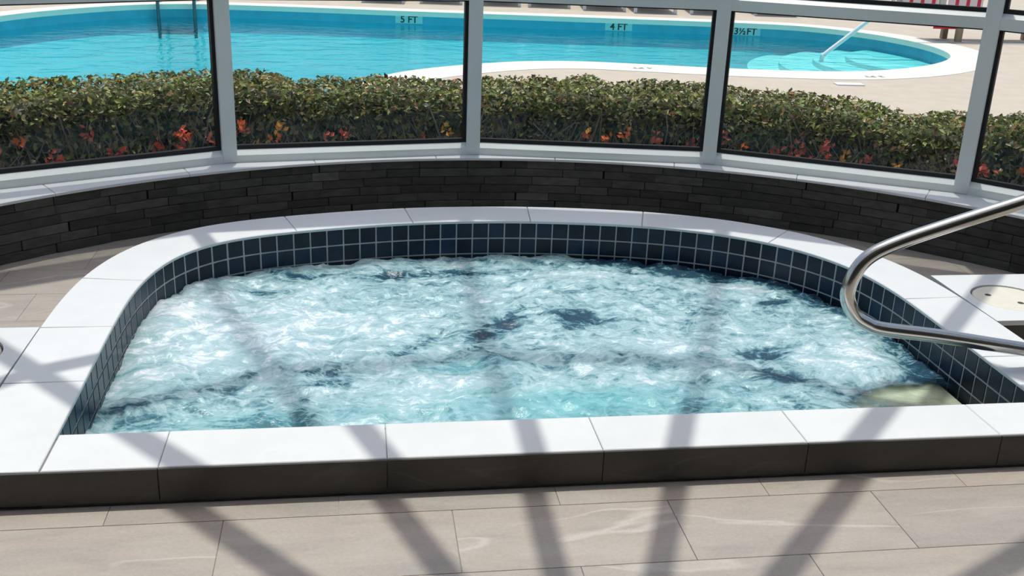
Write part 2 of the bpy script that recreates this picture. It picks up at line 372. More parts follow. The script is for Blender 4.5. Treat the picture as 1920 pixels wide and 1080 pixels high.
# ------------------------------------------------------------------ structure: floor
wall_poly = [(-2.6, -1.1), (-2.45, 0.0)]+[tuple(wallpt(math.radians(a), WR+.06)) for a in np.linspace(145, 35, 45)]+[(4.6, 0.0), (4.8, -1.1)]
room = wall_poly+[(5.3, -1.1), (5.3, -7.0), (-3.1, -7.0), (-3.1, -1.1)]
fv, ff = clip([room, spa_mid], lambda s: 0 in s and 1 not in s)
v3, f3 = slab(fv, ff, -.12, -.004)
floor = tag(obj('floor', mesh('floor', v3, f3, 'joint')), 'beige porcelain plank floor in front of the spa', 'floor', kind='structure')
TP, TL = .285, .605
full = mesh('floor_tile', *cbox((-TL/2+.0008, -TP/2+.0008, -.012), (TL/2-.0008, TP/2-.0008, 0), .001), 'floor')
offs = [0.0, .30, .12, .42, .21]
ntile = 0
for r in range(-6, 12):
    yc = -.38+TP*(r+.5); o = offs[r % 5] if r not in (0, -1) else (0.0 if r == 0 else .30)
    for c in range(-9, 9):
        xc = .781+TL*(c+.5)+o
        if not(-2.3 < xc < 4.6): continue
        q = [(xc-TL/2+.0008, yc-TP/2+.0008), (xc+TL/2-.0008, yc-TP/2+.0008), (xc+TL/2-.0008, yc+TP/2-.0008), (xc-TL/2+.0008, yc+TP/2-.0008)]
        if yc < -.45 and not (-.9 < xc < 3.3): continue
        cv, cf = clip([q, wall_poly, spa_outer], lambda s: 0 in s and 1 in s and 2 not in s)
        if not cf: continue
        area = sum(abs((cv[f[1]][0]-cv[f[0]][0])*(cv[f[2]][1]-cv[f[0]][1])-(cv[f[2]][0]-cv[f[0]][0])*(cv[f[1]][1]-cv[f[0]][1]))/2 for f in cf if len(f) == 3)
        if area < .004: continue
        if area > TL*TP*.985: t = obj('floor_tile', full, floor, (xc, yc, 0))
        else:
            v3, f3 = slab([(x-xc, y-yc) for x, y in cv], cf, -.012, 0.0); t = obj('floor_tile', mesh('floor_tile', v3, f3, 'floor'), floor, (xc, yc, 0))
        ntile += 1

# low curved wall of stacked ledger stone
inner = [np.array(p) for p in ((-2.6, -1.1), (-2.45, 0.0))]+[wallpt(math.radians(a)) for a in np.linspace(145, 35, 90)]+[np.array(p) for p in ((4.6, 0.0), (4.8, -1.1))]
IN = np.array(inner); NI = normals(IN)
OUT = [np.array(p) for p in ((-2.95, -1.1), (-2.72, .14))]
def ring_poly(a, b): return ccw([tuple(p) for p in a]+[tuple(p) for p in b[::-1]])
wmb = MB(); wo = IN+NI*.30
wmb.prism(ring_poly(IN+NI*.012, wo), -.10, WALL_TOP)
wall = tag(wmb.build('wall_far', 'core'), 'low curved wall of dark stacked ledger stone under the windows', 'wall', kind='structure')
rows = 6; rh = WALL_TOP/rows
stone_me = {}
for L in (.10, .135, .17, .21, .25):
    for d in (0, 1, 2):
        bm = bmesh.new(); v, f = cbox((-L/2+.0008, -.004-.003*d, -rh/2+.0008), (L/2-.0008, .02, rh/2-.0008), .0022)
        stone_me[(L, d)] = mesh('ledger_stone', v, f, 'ledger'); bm.free()
nst = 0
WP = resample(IN, .01); WNn = normals(WP); WP_len = .01
i_a = int(np.argmax(WP[:, 1] > .30)); i_b = len(WP)-1-int(np.argmax(WP[::-1, 1] > .30))
for r in range(rows):
    t_ = i_a*.01-random.random()*.15
    while t_ < i_b*.01:
        L = random.choice((.135, .17, .21, .25, .25)); km = int(round((t_+L/2)/.01)); km = min(max(km, 0), len(WP)-1)
        p = WP[km]; q = WNn[km]; am = math.atan2(q[1], q[0])
        obj('ledger_stone', stone_me[(L, random.choice((0, 0, 1, 1, 2)))], wall, (p[0], p[1], rh*(r+.5)), am-math.pi/2)
        t_ += L; nst += 1

# window sill: white stone slabs on the wall
sill = tag(empty('trim_1'), 'white stone sill slabs along the top of the curved wall', 'window sill', kind='structure')
IS = resample(IN, .02); NS = normals(IS)
edge = IS-NS*.02
def poly_r(a):       # distance from PC to polygon along angle a
    k = round((PH-a)/ST-.5); m = PH-ST*(k+.5); return PR*math.cos(ST/2)/math.cos(a-m)
outer = []
for p in IS:
    d = p-PC; a = math.atan2(d[1], d[0]); a = max(math.radians(-1.0), a) if p[0] > 1 else (a if a > 0 else math.pi)
    outer.append(PC+(poly_r(a)+.11)*np.array([math.cos(a), math.sin(a)]))
outer = np.array(outer)
sj = list(range(6, len(IS), 31))
i0 = 0
for j in sj+[len(IS)-1]:
    if j-i0 < 3: continue
    A = edge[i0:j+1].copy(); B = outer[i0:j+1].copy()
    g = (A[1]-A[0])/np.linalg.norm(A[1]-A[0])*.0012; A[0] += g; B[0] += g; A[-1] -= g; B[-1] -= g
    mb = MB(); mb.strip(A, B, WALL_TOP, SILL_TOP, .002)
    mb.build('sill_slab', 'coping', sill); i0 = j
mb = MB(); mb.prism(ring_poly(edge+NS*.03, outer-NS*.02), WALL_TOP, SILL_TOP-.003); mb.build('mortar_bed', 'grout', sill)

# ------------------------------------------------------------------ glazed bay: windows, eave, roof
Z_R0, Z_R1, Z_R2, Z_G = SILL_TOP, HC+.203, HC+.226, HC+.246
Z_T0, Z_T1, Z_T2 = HC+.948, HC+1.000, HC+1.020
Z_H = EAVE-.10
wn = 0
for i in VIDX[:-1]:
    wn += 1
    A = V[i]; B = V[i+1]; d = B-A; L = np.linalg.norm(d); ang = math.atan2(d[1], d[0])
    labels = {-1: 'tall window facing the ladder side of the pool', 0: 'window panel looking onto the 5 FT mark', 1: 'window panel looking onto the 4 FT mark', 2: 'window panel looking onto the pool steps', 3: 'window panel behind the spa handrail end'}
    w = tag(empty('window_%d' % wn, (A[0], A[1], 0), ang), 'white framed '+labels.get(i, 'side window panel of the glazed bay outside the view'), 'window', kind='structure')
    # local: x along the facet, y outward (left of travel is outward)
    def profile(name, pts, x0, x1, mat):
        mb = MB(); n = len(pts); v = [(x0, y, z) for y, z in pts]+[(x1, y, z) for y, z in pts]
        mb.add(v, [(k, (k+1) % n, n+(k+1) % n, n+k) for k in range(n)]+[tuple(reversed(range(n))), tuple(range(n, 2*n))]); return mb.build(name, mat, w)
    x0, x1 = .028, L-.028
    profile('bottom_rail', [(0, Z_R0), (0, Z_R1), (.028, Z_R2), (.09, Z_R2), (.09, Z_R0)][::-1], x0, x1, 'white_alu')
    profile('transom', [(0, Z_T0), (0, Z_T1), (.028, Z_T2), (.09, Z_T2), (.09, Z_T0)][::-1], x0, x1, 'white_alu')
    profile('head_rail', [(0, Z_H), (0, EAVE-.03), (.09, EAVE-.03), (.09, Z_H)][::-1], x0, x1, 'white_alu')
    right = i <= 1
    for nm, za, zb in (('gasket', Z_R2, Z_T0), ('gasket', Z_T2, Z_H)):
        mb = MB(); mb.box((x0, .030, za), (x1, .058, za+.020)); mb.box((x0, .034, zb-.009), (x1, .058, zb))
        if right: mb.box((x1-.020, .030, za+.020), (x1, .058, zb-.009)); mb.box((x0, .042, za+.02), (x0+.004, .058, zb-.009))
        else: mb.box((x0, .030, za+.020), (x0+.020, .058, zb-.009)); mb.box((x1-.004, .042, za+.02), (x1, .058, zb-.009))
        mb.build(nm, 'gasket', w)
        mb = MB(); mb.box((x0+.002, .046, za+.002), (x1-.002, .052, zb-.002)); mb.build('pane', 'glass', w)
    a = math.atan2(*(V[i+1]-PC)[::-1]); p = V[i+1]
    if i+1 <= VIDX[-1]:
        mt = Matrix.Translation((L, 0, 0)) @ Matrix.Rotation(a-math.pi/2-ang, 4, 'Z')
        mb = MB(); mb.box((-.035, -.008, SILL_TOP), (.035, .105, EAVE-.03), .004, mt); mb.build('mullion', 'white_alu', w)
eave = tag(empty('trim_2'), 'white eave beam above the curved row of windows', 'eave beam', kind='structure')
for i in VIDX[:-1]:
    def ov(k, d): a = PH-ST*k; return PC+(PR+d/math.cos(ST/2))*np.array([math.cos(a), math.sin(a)])
    mb = MB(); mb.prism(ccw([tuple(ov(i, -.04)), tuple(ov(i+1, -.04)), tuple(ov(i+1, .165)), tuple(ov(i, .165))]), EAVE-.04, EAVE+.06); mb.build('eave_beam', 'white_alu', eave)
roof = tag(empty('ceiling'), 'glazed roof of radiating white rafters above the spa', 'glass roof', kind='structure')
RT = .655; zr = EAVE+.06
ring = {}
for i in VIDX:
    e = np.array([V[i][0], V[i][1], zr]); ring[i] = HUB+(e-HUB)*RT
    MB().bar(HUB, e+(e-HUB)*.02, .072, .08).build('rafter', 'white_alu', roof)
for i in VIDX[:-1]:
    MB().bar(ring[i], ring[i+1], .075, .06).build('purlin', 'white_alu', roof)
    e0 = np.array([*V[i], zr]); e1 = np.array([*V[i+1], zr]); up = np.array([0, 0, .045]); th = np.array([0, 0, .006])
    for q in ((HUB+(e0-HUB)*.03, ring[i], ring[i+1], HUB+(e1-HUB)*.03), (ring[i], e0, e1, ring[i+1])):
        v = [p+up for p in q]+[p+up+th for p in q]
        MB().add(v, [(3, 2, 1, 0), (4, 5, 6, 7)]+[(k, (k+1) % 4, 4+(k+1) % 4, 4+k) for k in range(4)]).build('roof_pane', 'glass', roof)
MB().bar(HUB, (HUB[0], YB, HUB[2]), .09, .12).build('ridge', 'white_alu', roof)
MB().add(*cbox((HUB[0]-.07, HUB[1]-.07, HUB[2]-.09), (HUB[0]+.07, HUB[1]+.07, HUB[2]+.05), .01)).build('hub', 'white_alu', roof)
# building that the bay leans on (behind the camera)
mb = MB(); mb.box((-3.1, -7.2, 3.25), (5.3, YB, 3.4)); tag(mb.build('ceiling.001', 'paint'), 'plain ceiling of the room behind the glazed bay', 'ceiling', kind='structure')
mb = MB(); mb.box((-3.1, -7.2, -.1), (5.3, -7.0, 3.25)); tag(mb.build('wall_back', 'paint'), 'plain rear wall of the room behind the spa', 'wall', kind='structure')
for nm, xa, xb in (('wall_left', -3.3, -3.1), ('wall_right', 5.3, 5.5)):
    mb = MB(); mb.box((xa, -7.2, -.1), (xb, YB, 3.4)); tag(mb.build(nm, 'paint'), 'plain %s side wall of the room behind the spa' % nm[5:], 'wall', kind='structure')
mb = MB()
for sx, xe in ((-1, -3.1), (1, 5.3)):
    xv = V[-4][0] if sx < 0 else V[6][0]
    q = [(xe, 0), (xv, 0), (xv, zr+.05), (HUB[0], HUB[2]+.06), (HUB[0], 4.2), (xe, 4.2)]
    v = [(x, YB+.0, z) for x, z in q]+[(x, YB-.1, z) for x, z in q]
    mb.add(v, [tuple(range(6)), tuple(reversed(range(6, 12)))]+[(k, 6+k, 6+(k+1) % 6, (k+1) % 6) for k in range(6)])
tag(mb.build('wall_header', 'exterior'), 'pale outer wall of the building above the glass roof', 'wall', kind='structure')

# ------------------------------------------------------------------ the spa
spa = tag(empty('whirlpool_spa', (1.2, 1.1, 0)), 'D-shaped whirlpool spa with white stone coping and navy waterline tiles', 'spa')
PAR = Matrix.Translation((-1.2, -1.1, 0))
def under(o, p=spa): o.parent = p; o.matrix_parent_inverse = Matrix.Translation(-Vector(p.location)); return o
# coping slabs along the curve
joints = [(-.31, .56), (-.317, 1.0), (-.296, 1.46), (.275, 2.08), (.801, 2.2), (1.36, 2.21), (1.88, 2.12), (2.412, 1.85), (2.705, 1.118), (2.712, .56)]
ji = [0]+[int(np.argmin(((path-np.array(j))**2).sum(1))) for j in joints]+[len(path)-1]
for a, b in zip(ji[:-1], ji[1:]):
    I = off(-.005)[a:b+1].copy(); O = off(CW)[a:b+1].copy()
    for X in (I, O):
        g0 = (X[1]-X[0])/np.linalg.norm(X[1]-X[0])*.0009; g1 = (X[-1]-X[-2])/np.linalg.norm(X[-1]-X[-2])*.0009
        X[0] += g0; X[-1] -= g1
    ks = sorted(set(list(range(0, b-a, 4))+[b-a]))
    mb = MB(); mb.strip(I[ks], O[ks], HC-.012, HC, .0025); under(mb.build('coping_slab', 'coping'))
    # riser facing on the outer side
    mb = MB(); mb.strip(off(CW-.016)[a:b+1][ks], off(CW-.004)[a:b+1][ks], -.01, HC-.013); under(mb.build('riser_tile', 'riser'))
xl, xr = path[0][0], path[-1][0]
xs = [xl+.010]+[.6096*k for k in range(5)]+[xr-.010]
for a, b in zip(xs[:-1], xs[1:]):
    mb = MB(); mb.prism([(a+.0009, .010), (b-.0009, .010), (b-.0009, FRONT_IN+.004), (a+.0009, FRONT_IN+.004)], HC-.012, HC, .0025); under(mb.build('coping_slab', 'coping'))
xs = [xl-CW+.001]+[.6096*k for k in range(6) if .6096*k < xr+CW-.1]+[xr+CW-.001]
for a, b in zip(xs[:-1], xs[1:]):
    mb = MB(); mb.box((a+.001, .0, .009), (b-.001, .0095, HC-.0015), .001); under(mb.build('riser_tile', 'riser'))
# grey bed under the slabs, plastered shell below
A = off(.012); B = off(CW-.018)
bed = ccw([(float(A[0][0]), .02)]+[tuple(p) for p in A[::5] if p[1] > .03]+[(float(A[-1][0]), .02)]+[(float(B[-1][0]), .02)]+[tuple(p) for p in B[::-1][::5] if p[1] > .03]+[(float(B[0][0]), .02)])
mb = MB(); mb.prism(bed, -.13, HC-.0125); mb.box((xl-.0, .012, -.12), (xr+.0, FRONT_IN-.008, HC-.0125)); under(mb.build('mortar_bed', 'grout'))
mb = MB()
ring_in = [p for p in off(.0022) if p[1] >= FRONT_IN-.0005]
ring_in = [tuple(p) for p in ring_in[::5]]+[tuple(ring_in[-1])]
ring_out = [p for p in off(.045) if p[1] >= FRONT_IN-.045]; ring_out = [tuple(p) for p in ring_out[::5]]+[tuple(ring_out[-1])]
n = len(ring_in); loop = ring_in
v = [(x, y, HC-.0122) for x, y in loop]+[(x, y, -.30) for x, y in loop]
under(MB().add(v, [(k, n+k, n+(k+1) % n, (k+1) % n) for k in range(n)]).build('tile_grout', 'tilegrout'))
lp = [tuple(p) for p in off(.0022)[::5] if p[1] >= FRONT_IN-.002]; n = len(lp)
cx, cy = 1.2, 1.15
bench = [(cx+(x-cx)*.74, cy+(y-cy)*.62) for x, y in lp]
v = [(x, y, -.285) for x, y in lp]+[(x, y, -.52) for x, y in lp]+[(x, y, -.52) for x, y in bench]+[(x, y, -.95) for x, y in bench]
f = []
for lv in range(3): f += [(lv*n+k, (lv+1)*n+k, (lv+1)*n+(k+1) % n, lv*n+(k+1) % n) for k in range(n)]
f.append(tuple(range(3*n, 4*n))); under(MB().add(v, f).build('basin_shell', 'plaster'))
e_ = [at(p_, -.10) for p_ in ((1560, 765), (1640, 724), (1742, 702))]
mb = MB(); mb.prism([(e_[0][0], FRONT_IN+.006), (2.703, FRONT_IN+.006), (2.703, e_[2][1])]+[(min(q_[0], 2.69), q_[1]) for q_ in e_[::-1]], -.5, -.10, .01); under(mb.build('entry_step', 'step'))
# waterline tiles, two rows above the water as single pieces
TS = .0762
tile_me = mesh('waterline_tile', *cbox((-TS/2+.0032, -.004, -TS/2+.0032), (TS/2-.0032, .006, TS/2-.0032), .0016), 'navy')
tl = off(.004); tl = tl[tl[:, 1] >= FRONT_IN]; L_ = np.linalg.norm(np.diff(tl, axis=0), axis=1).sum(); ncol = int(round(L_/TS))
tc = resample(tl, n=2*ncol+1)[1::2]; tn = normals(resample(tl, n=2*ncol+1))[1::2]
cols = [(p, math.atan2(q[1], q[0])-math.pi/2) for p, q in zip(tc, tn)]
nf = int(round((xr-xl)/TS)); cols_f = [((xl+(k+.5)*(xr-xl)/nf, FRONT_IN-.002), math.pi) for k in range(nf)]
und = MB()
for p, a in cols+cols_f:
    for r in range(5):
        z = HC-.0125-TS*(r+.5)
        if r < 2: obj('waterline_tile', tile_me, spa, (p[0]-1.2, p[1]-1.1, z), a)
        else:
            und.box((-TS/2+.0032, -.004, -TS/2+.0032), (TS/2-.0032, .006, TS/2-.0032), 0, Matrix.Translation((p[0], p[1], z)) @ Matrix.Rotation(a, 4, 'Z'))
o = under(und.build('submerged_tiles', 'navy')); o['kind'] = 'stuff'
print('tiles', len(cols), len(cols_f), 'floor', ntile, 'stones', nst)

# water, churned by the jets
WZ = HC-.165
lim = np.array(ring_in+[ring_in[0]])
gx = np.arange(xl-.02, xr+.021, .0125); gy = np.arange(FRONT_IN-.02, 2.25, .0125)
X, Y = np.meshgrid(gx, gy)
wp = np.array([tuple(p) for p in off(.012)[::4]]); 
def inside(P, poly):
    x, y = P[:, 0], P[:, 1]; c = np.zeros(len(P), bool); n = len(poly)
    for i in range(n):
        x0, y0 = poly[i-1]; x1, y1 = poly[i]
        t = ((y0 > y) != (y1 > y)); c ^= t & (x < (x1-x0)*(y-y0)/(y1-y0+1e-12)+x0)
    return c
PX = np.stack([X.ravel(), Y.ravel()], 1); ins = inside(PX, wp)
ins2 = ins.reshape(X.shape)
edge_d = np.full(len(PX), 9.); 
for p in path[::3]: edge_d = np.minimum(edge_d, np.hypot(PX[:, 0]-p[0], PX[:, 1]-p[1]))
def blob(px, rx, ry, rot=0):
    c = at(px, WZ); dx = PX[:, 0]-c[0]; dy = PX[:, 1]-c[1]; cr, sr = math.cos(rot), math.sin(rot)
    return np.exp(-(((dx*cr+dy*sr)/rx)**2+((-dx*sr+dy*cr)/ry)**2))
foam = np.full(len(PX), .40)  # negative blobs below: dark wave-slope reflections painted into the water colour
for px, rx, ry, rot, amp in [((330, 600), .35, .45, 0, .34), ((560, 620), .3, .25, 0, .20), ((700, 600), .25, .15, 0, .2), ((1400, 540), .22, .08, -.3, .34), ((1620, 660), .22, .22, 0, .34),
                             ((900, 560), .25, .25, 0, .12), ((640, 490), .5, .05, .1, .25), ((1020, 480), .3, .05, 0, .2), ((1250, 640), .3, .15, 0, .10), ((830, 720), .3, .1, 0, .2), ((1150, 510), .3, .08, 0, .2), ((300, 520), .1, .2, 0, .25), ((450, 490), .25, .06, .3, .3),
                             ((760, 512), .20, .055, .05, -.55), ((850, 505), .18, .04, 0, -.45), ((500, 540), .09, .05, 0, -.5), ((560, 512), .10, .035, 0, -.45), ((930, 605), .20, .055, .95, -.62), ((1085, 590), .11, .10, 0, -.55),
                             ((1445, 560), .07, .05, 0, -.5), ((1430, 655), .09, .07, 0, -.55), ((1470, 700), .16, .06, 0, -.35), ((520, 785), .12, .06, 0, -.55), ((780, 640), .10, .05, .6, -.45), ((600, 705), .12, .06, 0, -.22), ((1210, 505), .30, .05, -.1, -.25),
                             ((1110, 490), .35, .035, -.08, -.25), ((1330, 510), .28, .05, -.25, -.5), ((1460, 520), .30, .06, -.4, -.6), ((1580, 570), .22, .07, -.8, -.6), ((1700, 650), .12, .14, 0, -.55), ((1740, 700), .12, .12, 0, -.5), ((250, 770), .15, .12, 0, -.14), ((1650, 750), .25, .1, 0, -.25)]:
    foam += amp*blob(px, rx, ry, rot)
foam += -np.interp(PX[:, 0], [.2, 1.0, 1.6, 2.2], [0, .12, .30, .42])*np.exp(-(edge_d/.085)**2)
foam = np.clip(foam, -.04, .85)
turq = np.clip(.75*blob((1080, 750), .5, .14)+.45*blob((880, 680), .15, .06)+.35*blob((480, 780), .4, .08), 0, .75)
clear = np.clip(1.7*blob((1700, 735), .26, .12, .15)+1.2*blob((1790, 745), .14, .14)-.2+.45*np.array([noise.turbulence(Vector((q[0]*9, q[1]*14, 7.)), 3, False)-.5 if (i_ and q[0] > 1.9) else 0. for q, i_ in zip(PX, ins)]), 0, 1)
H = np.zeros(len(PX))
for k in np.nonzero(ins)[0]:
    x, y = PX[k]
    H[k] = .017*noise.noise(Vector((x*4.2, y*5.0, 1.3)))+.012*noise.turbulence(Vector((x*7, y*9, 4.)), 4, False)+.010*noise.noise(Vector((x*17, y*19, 9.)))+.006*noise.noise(Vector((x*38, y*40, 2.)))
H = H*np.clip(1-.75*clear, .2, 1)+.028*np.clip(blob((320, 560), .28, .4), 0, 1)+.018*(foam-.5)-.012
idx = -np.ones(X.shape, int); keep = np.zeros(X.shape, bool)
cell = ins2[:-1, :-1] & ins2[1:, :-1] & ins2[:-1, 1:] & ins2[1:, 1:]
for dy in (0, 1):
    for dx in (0, 1): keep[dy:keep.shape[0]-1+dy, dx:keep.shape[1]-1+dx] |= cell
idx[keep] = np.arange(keep.sum()); kr = keep.ravel()
vs = np.stack([PX[kr, 0], PX[kr, 1], WZ+H[kr]], 1); jj, ii = np.nonzero(cell)
fs = np.stack([idx[jj, ii], idx[jj, ii+1], idx[jj+1, ii+1], idx[jj+1, ii]], 1)
me = mesh('spa_water', vs.tolist(), fs.tolist(), 'spawater', True)
for nm, arr in (('foam', foam), ('turq', turq), ('clear', clear)):
    at_ = me.attributes.new(nm, 'FLOAT', 'POINT'); at_.data.foreach_set('value', arr[kr].astype(np.float32))
w_ = tag(obj('spa_water', me), 'churning pale aqua foam and water filling the spa', 'water', kind='stuff')

# skimmer plinths beside the spa, each with a round lid
lid_parts = None
def plinth(x0, x1, y0, y1, label, lc, lidlabel):
    b = tag(empty('skimmer_plinth', ((x0+x1)/2, (y0+y1)/2, 0)), label, 'plinth')
    lx, ly = lc; R = .148
    hole = [(lx+R*math.cos(t), ly+R*math.sin(t)) for t in np.linspace(0, 2*math.pi, 40, endpoint=False)]
    cv, cf = clip([[(x0, y0), (x1, y0), (x1, y1), (x0, y1)], hole], lambda s: 0 in s and 1 not in s)
    v3, f3 = slab(cv, cf, HC-.02, HC); under(MB().add(v3, f3).build('top_slab', 'coping'), b)
    mb = MB(); mb.box((x0+.002, y0+.003, -.01), (x1-.002, y1-.003, HC-.021)); under(mb.build('riser_tile', 'riser'), b)
    c = lambda r: [(r*math.cos(t), r*math.sin(t)) for t in np.linspace(0, 2*math.pi, 40, endpoint=False)]
    l = MB().prism(c(.141), 0, .0155, .004).build('skimmer_lid', 'lid', None, False, (lx, ly, HC-.0185)); under(l, b); l['label'] = lidlabel
    for hx, hy in ((-.068, .042), (.018, -.052)):
        MB().prism([(hx+p, hy+q) for p, q in c(.0125)], .0150, .0160).build('finger_hole', 'hole', l)
x_r = xr+CW+.003; x_l = xl-.007-CW-.002
plinth(x_r, 3.75, .876, 1.383, 'white topped skimmer plinth behind the handrail', (3.147, 1.112), 'round cream skimmer lid in the plinth behind the handrail')
plinth(-1.35, x_l, .495, 1.006, 'white topped skimmer plinth on the side away from the handrail', (-.765, .79), 'round cream skimmer lid in the plinth away from the handrail')

# stainless grab rail reaching over the water
hr = tag(empty('handrail', (3.42, .46, 0)), 'bent stainless steel handrail reaching over the spa water', 'handrail')
YR = .46
def q_(px): p = aty(px, YR); return (float(p[0]), float(p[2]))
up = [q_(p) for p in ((1920, 378), (1800, 416), (1690, 453))]; lo = [q_(p) for p in ((1655, 617), (1760, 630.5), (1920, 655))]
bend = [q_(p) for p in ((1632, 480), (1602, 514), (1589, 555), (1602, 590), (1625, 607))]
du = np.array(up[0])-np.array(up[1]); du /= np.linalg.norm(du); ul = np.array(up[0])+du*.42
dl = np.array(lo[2])-np.array(lo[1]); dl /= np.linalg.norm(dl)
pts = [(3.42, .0), (3.42, .35), (3.42, ul[1]-.10), (3.405, ul[1]-.04), (3.35, ul[1]+.015), tuple(ul+np.array([.02, .008])), tuple(ul-du*.06)]+up+bend+lo+[tuple(np.array(lo[2])+dl*.3), (3.415, lo[2][1]+dl[1]/dl[0]*(3.415-lo[2][0]))]
main = catmull([(p[0], p[1]) for p in pts], 9)
MB().tube([(x-3.42, 0, z) for x, z in main], .0242, 18).build('tube', 'steel', hr, True)
ring_ = [(.05*math.cos(t), .05*math.sin(t)) for t in np.linspace(0, 2*math.pi, 28, endpoint=False)]
MB().prism(ring_, 0.0005, .022, .006).build('escutcheon', 'steel', hr, True)

# ------------------------------------------------------------------ outside: deck, pool
far = [(0, 35), (63, 23), (148, 14), (296, 8), (400, 8), (520, 12.5), (637, 17), (760, 21.5), (887, 26), (1146, 35), (1339, 41), (1464, 47), (1568, 56), (1646, 66), (1725, 81), (1766, 94), (1787, 107)]
near = [(1777, 114.6), (1737, 124), (1672, 131.5), (1594, 135), (1490, 134), (1345, 128), (1146, 117), (1028, 114), (903, 118.5), (785, 130), (696, 148)]
FARP = [at(p) for p in far]; NEARP = [at(p) for p in near]
FARP = [(p[0], p[1]) for p in FARP]
ctrl = [p for p in FARP[1:2]+FARP[3:4]+FARP[5:6]+FARP[7:8]+FARP[9:10]+FARP[11:]]+NEARP[1::2]+NEARP[-1:]+[(.35, 6.0), (-.4, 5.35), (-1.6, 5.05), (-2.8, 5.35), (-3.7, 6.4), (-4.0, 7.9), (-3.75, 9.6)]
pool = catmull(ctrl, 10, True)
kk = np.hanning(13); kk /= kk.sum()
pool = resample(np.r_[pool, pool[:1]], .12)[:-1]
pool = np.stack([np.convolve(np.r_[pool[-6:, k], pool[:, k], pool[:6, k]], kk, 'valid') for k in (0, 1)], 1)
POOL = ccw([tuple(p) for p in pool]); PA = np.array(POOL)
tt = np.roll(PA, -1, 0)-np.roll(PA, 1, 0); tt /= np.linalg.norm(tt, axis=1)[:, None]; PN = np.stack([tt[:, 1], -tt[:, 0]], 1)    # outward
wid = np.where(PA[:, 1] > 10, .30, .46)
wid = np.convolve(np.r_[wid[-8:], wid, wid[:8]], np.ones(17)/17, 'valid')
PO = PA+PN*wid[:, None]; POUT = [tuple(p) for p in PO]
bigdeck = [(-45, -1.1), (45, -1.1), (45, 60), (-45, 60)]
bay = [tuple(PC+(PR+.02)*np.array([math.cos(a), math.sin(a)])) for a in np.linspace(math.radians(-1), math.radians(181), 40)]
cv, cf = clip([bigdeck, POUT, bay], lambda s: 0 in s and 1 not in s and 2 not in s)
v3, f3 = slab(cv, cf, -.1, 0.0)
tag(obj('pool_deck', mesh('pool_deck', v3, f3, 'deck')), 'beige sand coloured deck surrounding the swimming pool', 'deck', kind='structure')
PWZ = -.165; PBZ = -1.15
sp_ = tag(empty('swimming_pool', (float(PA[:, 0].mean()), float(PA[:, 1].mean()), 0)), 'curved outdoor swimming pool with cream coping beyond the hedge', 'swimming pool')
n = len(POOL)
cv, cf = clip([POUT, POOL], lambda s: 0 in s and 1 not in s); v3, f3 = slab(cv, cf, -.06, .004); under(MB().add(v3, f3).build('coping', 'poolcoping'), sp_)
PI = PA-PN*(-.025)
v = [(x, y, -.055) for x, y in PI]+[(x, y, -.36) for x, y in PI]
under(MB().add(v, [(k, (k+1) % n, n+(k+1) % n, n+k)[::-1] for k in range(n)]).build('waterline_band', 'poolwall'), sp_)
v = [(x, y, -.36) for x, y in PI]+[(x, y, PBZ) for x, y in PI]
under(MB().add(v, [(k, (k+1) % n, n+(k+1) % n, n+k)[::-1] for k in range(n)]+[tuple(range(n, 2*n))]).build('pool_shell', 'poolbed', None), sp_)
# entry steps: stacked half rounds at the shallow end
sc = at((1752, 117), -.2)
for k, (px, z) in enumerate((((1600, 97), -.20), ((1553, 96.5), -.25), ((1507, 97), -.31), ((1460, 100), -.38))):
    e_ = at(px, z); R = math.hypot(e_[0]-sc[0], e_[1]-sc[1])
    a = np.linspace(0, 2*math.pi, 48, endpoint=False)
    cpoly = [(sc[0]+R*math.cos(t), sc[1]+R*math.sin(t)) for t in a]
    cv, cf = clip([cpoly, [tuple(p) for p in PI]], lambda s: 0 in s and 1 in s)
    v3, f3 = slab(cv, cf, PBZ, z); st = under(MB().add(v3, f3).build('pool_step', 'poolstep'), sp_)
    cin = [(sc[0]+(R-.10)*math.cos(t), sc[1]+(R-.10)*math.sin(t)) for t in a]
    cv, cf = clip([cpoly, cin, [tuple(p) for p in PI]], lambda s: 0 in s and 1 not in s and 2 in s)
    v3, f3 = slab(cv, cf, z, z+.006); ob = MB().add(v3, f3).build('step_nosing', 'poolnose'); ob.parent = st; ob.matrix_parent_inverse = Matrix.Translation(-Vector(sp_.location))
ex = [(p[0]+q[0]*.02, p[1]+q[1]*.02) for p, q in zip(PA, PN)]
tag(obj('pool_water', mesh('pool_water', [(x, y, PWZ) for x, y in ex], [tuple(range(n))], 'poolwater')), 'clear turquoise water of the outdoor pool', 'water', kind='stuff')
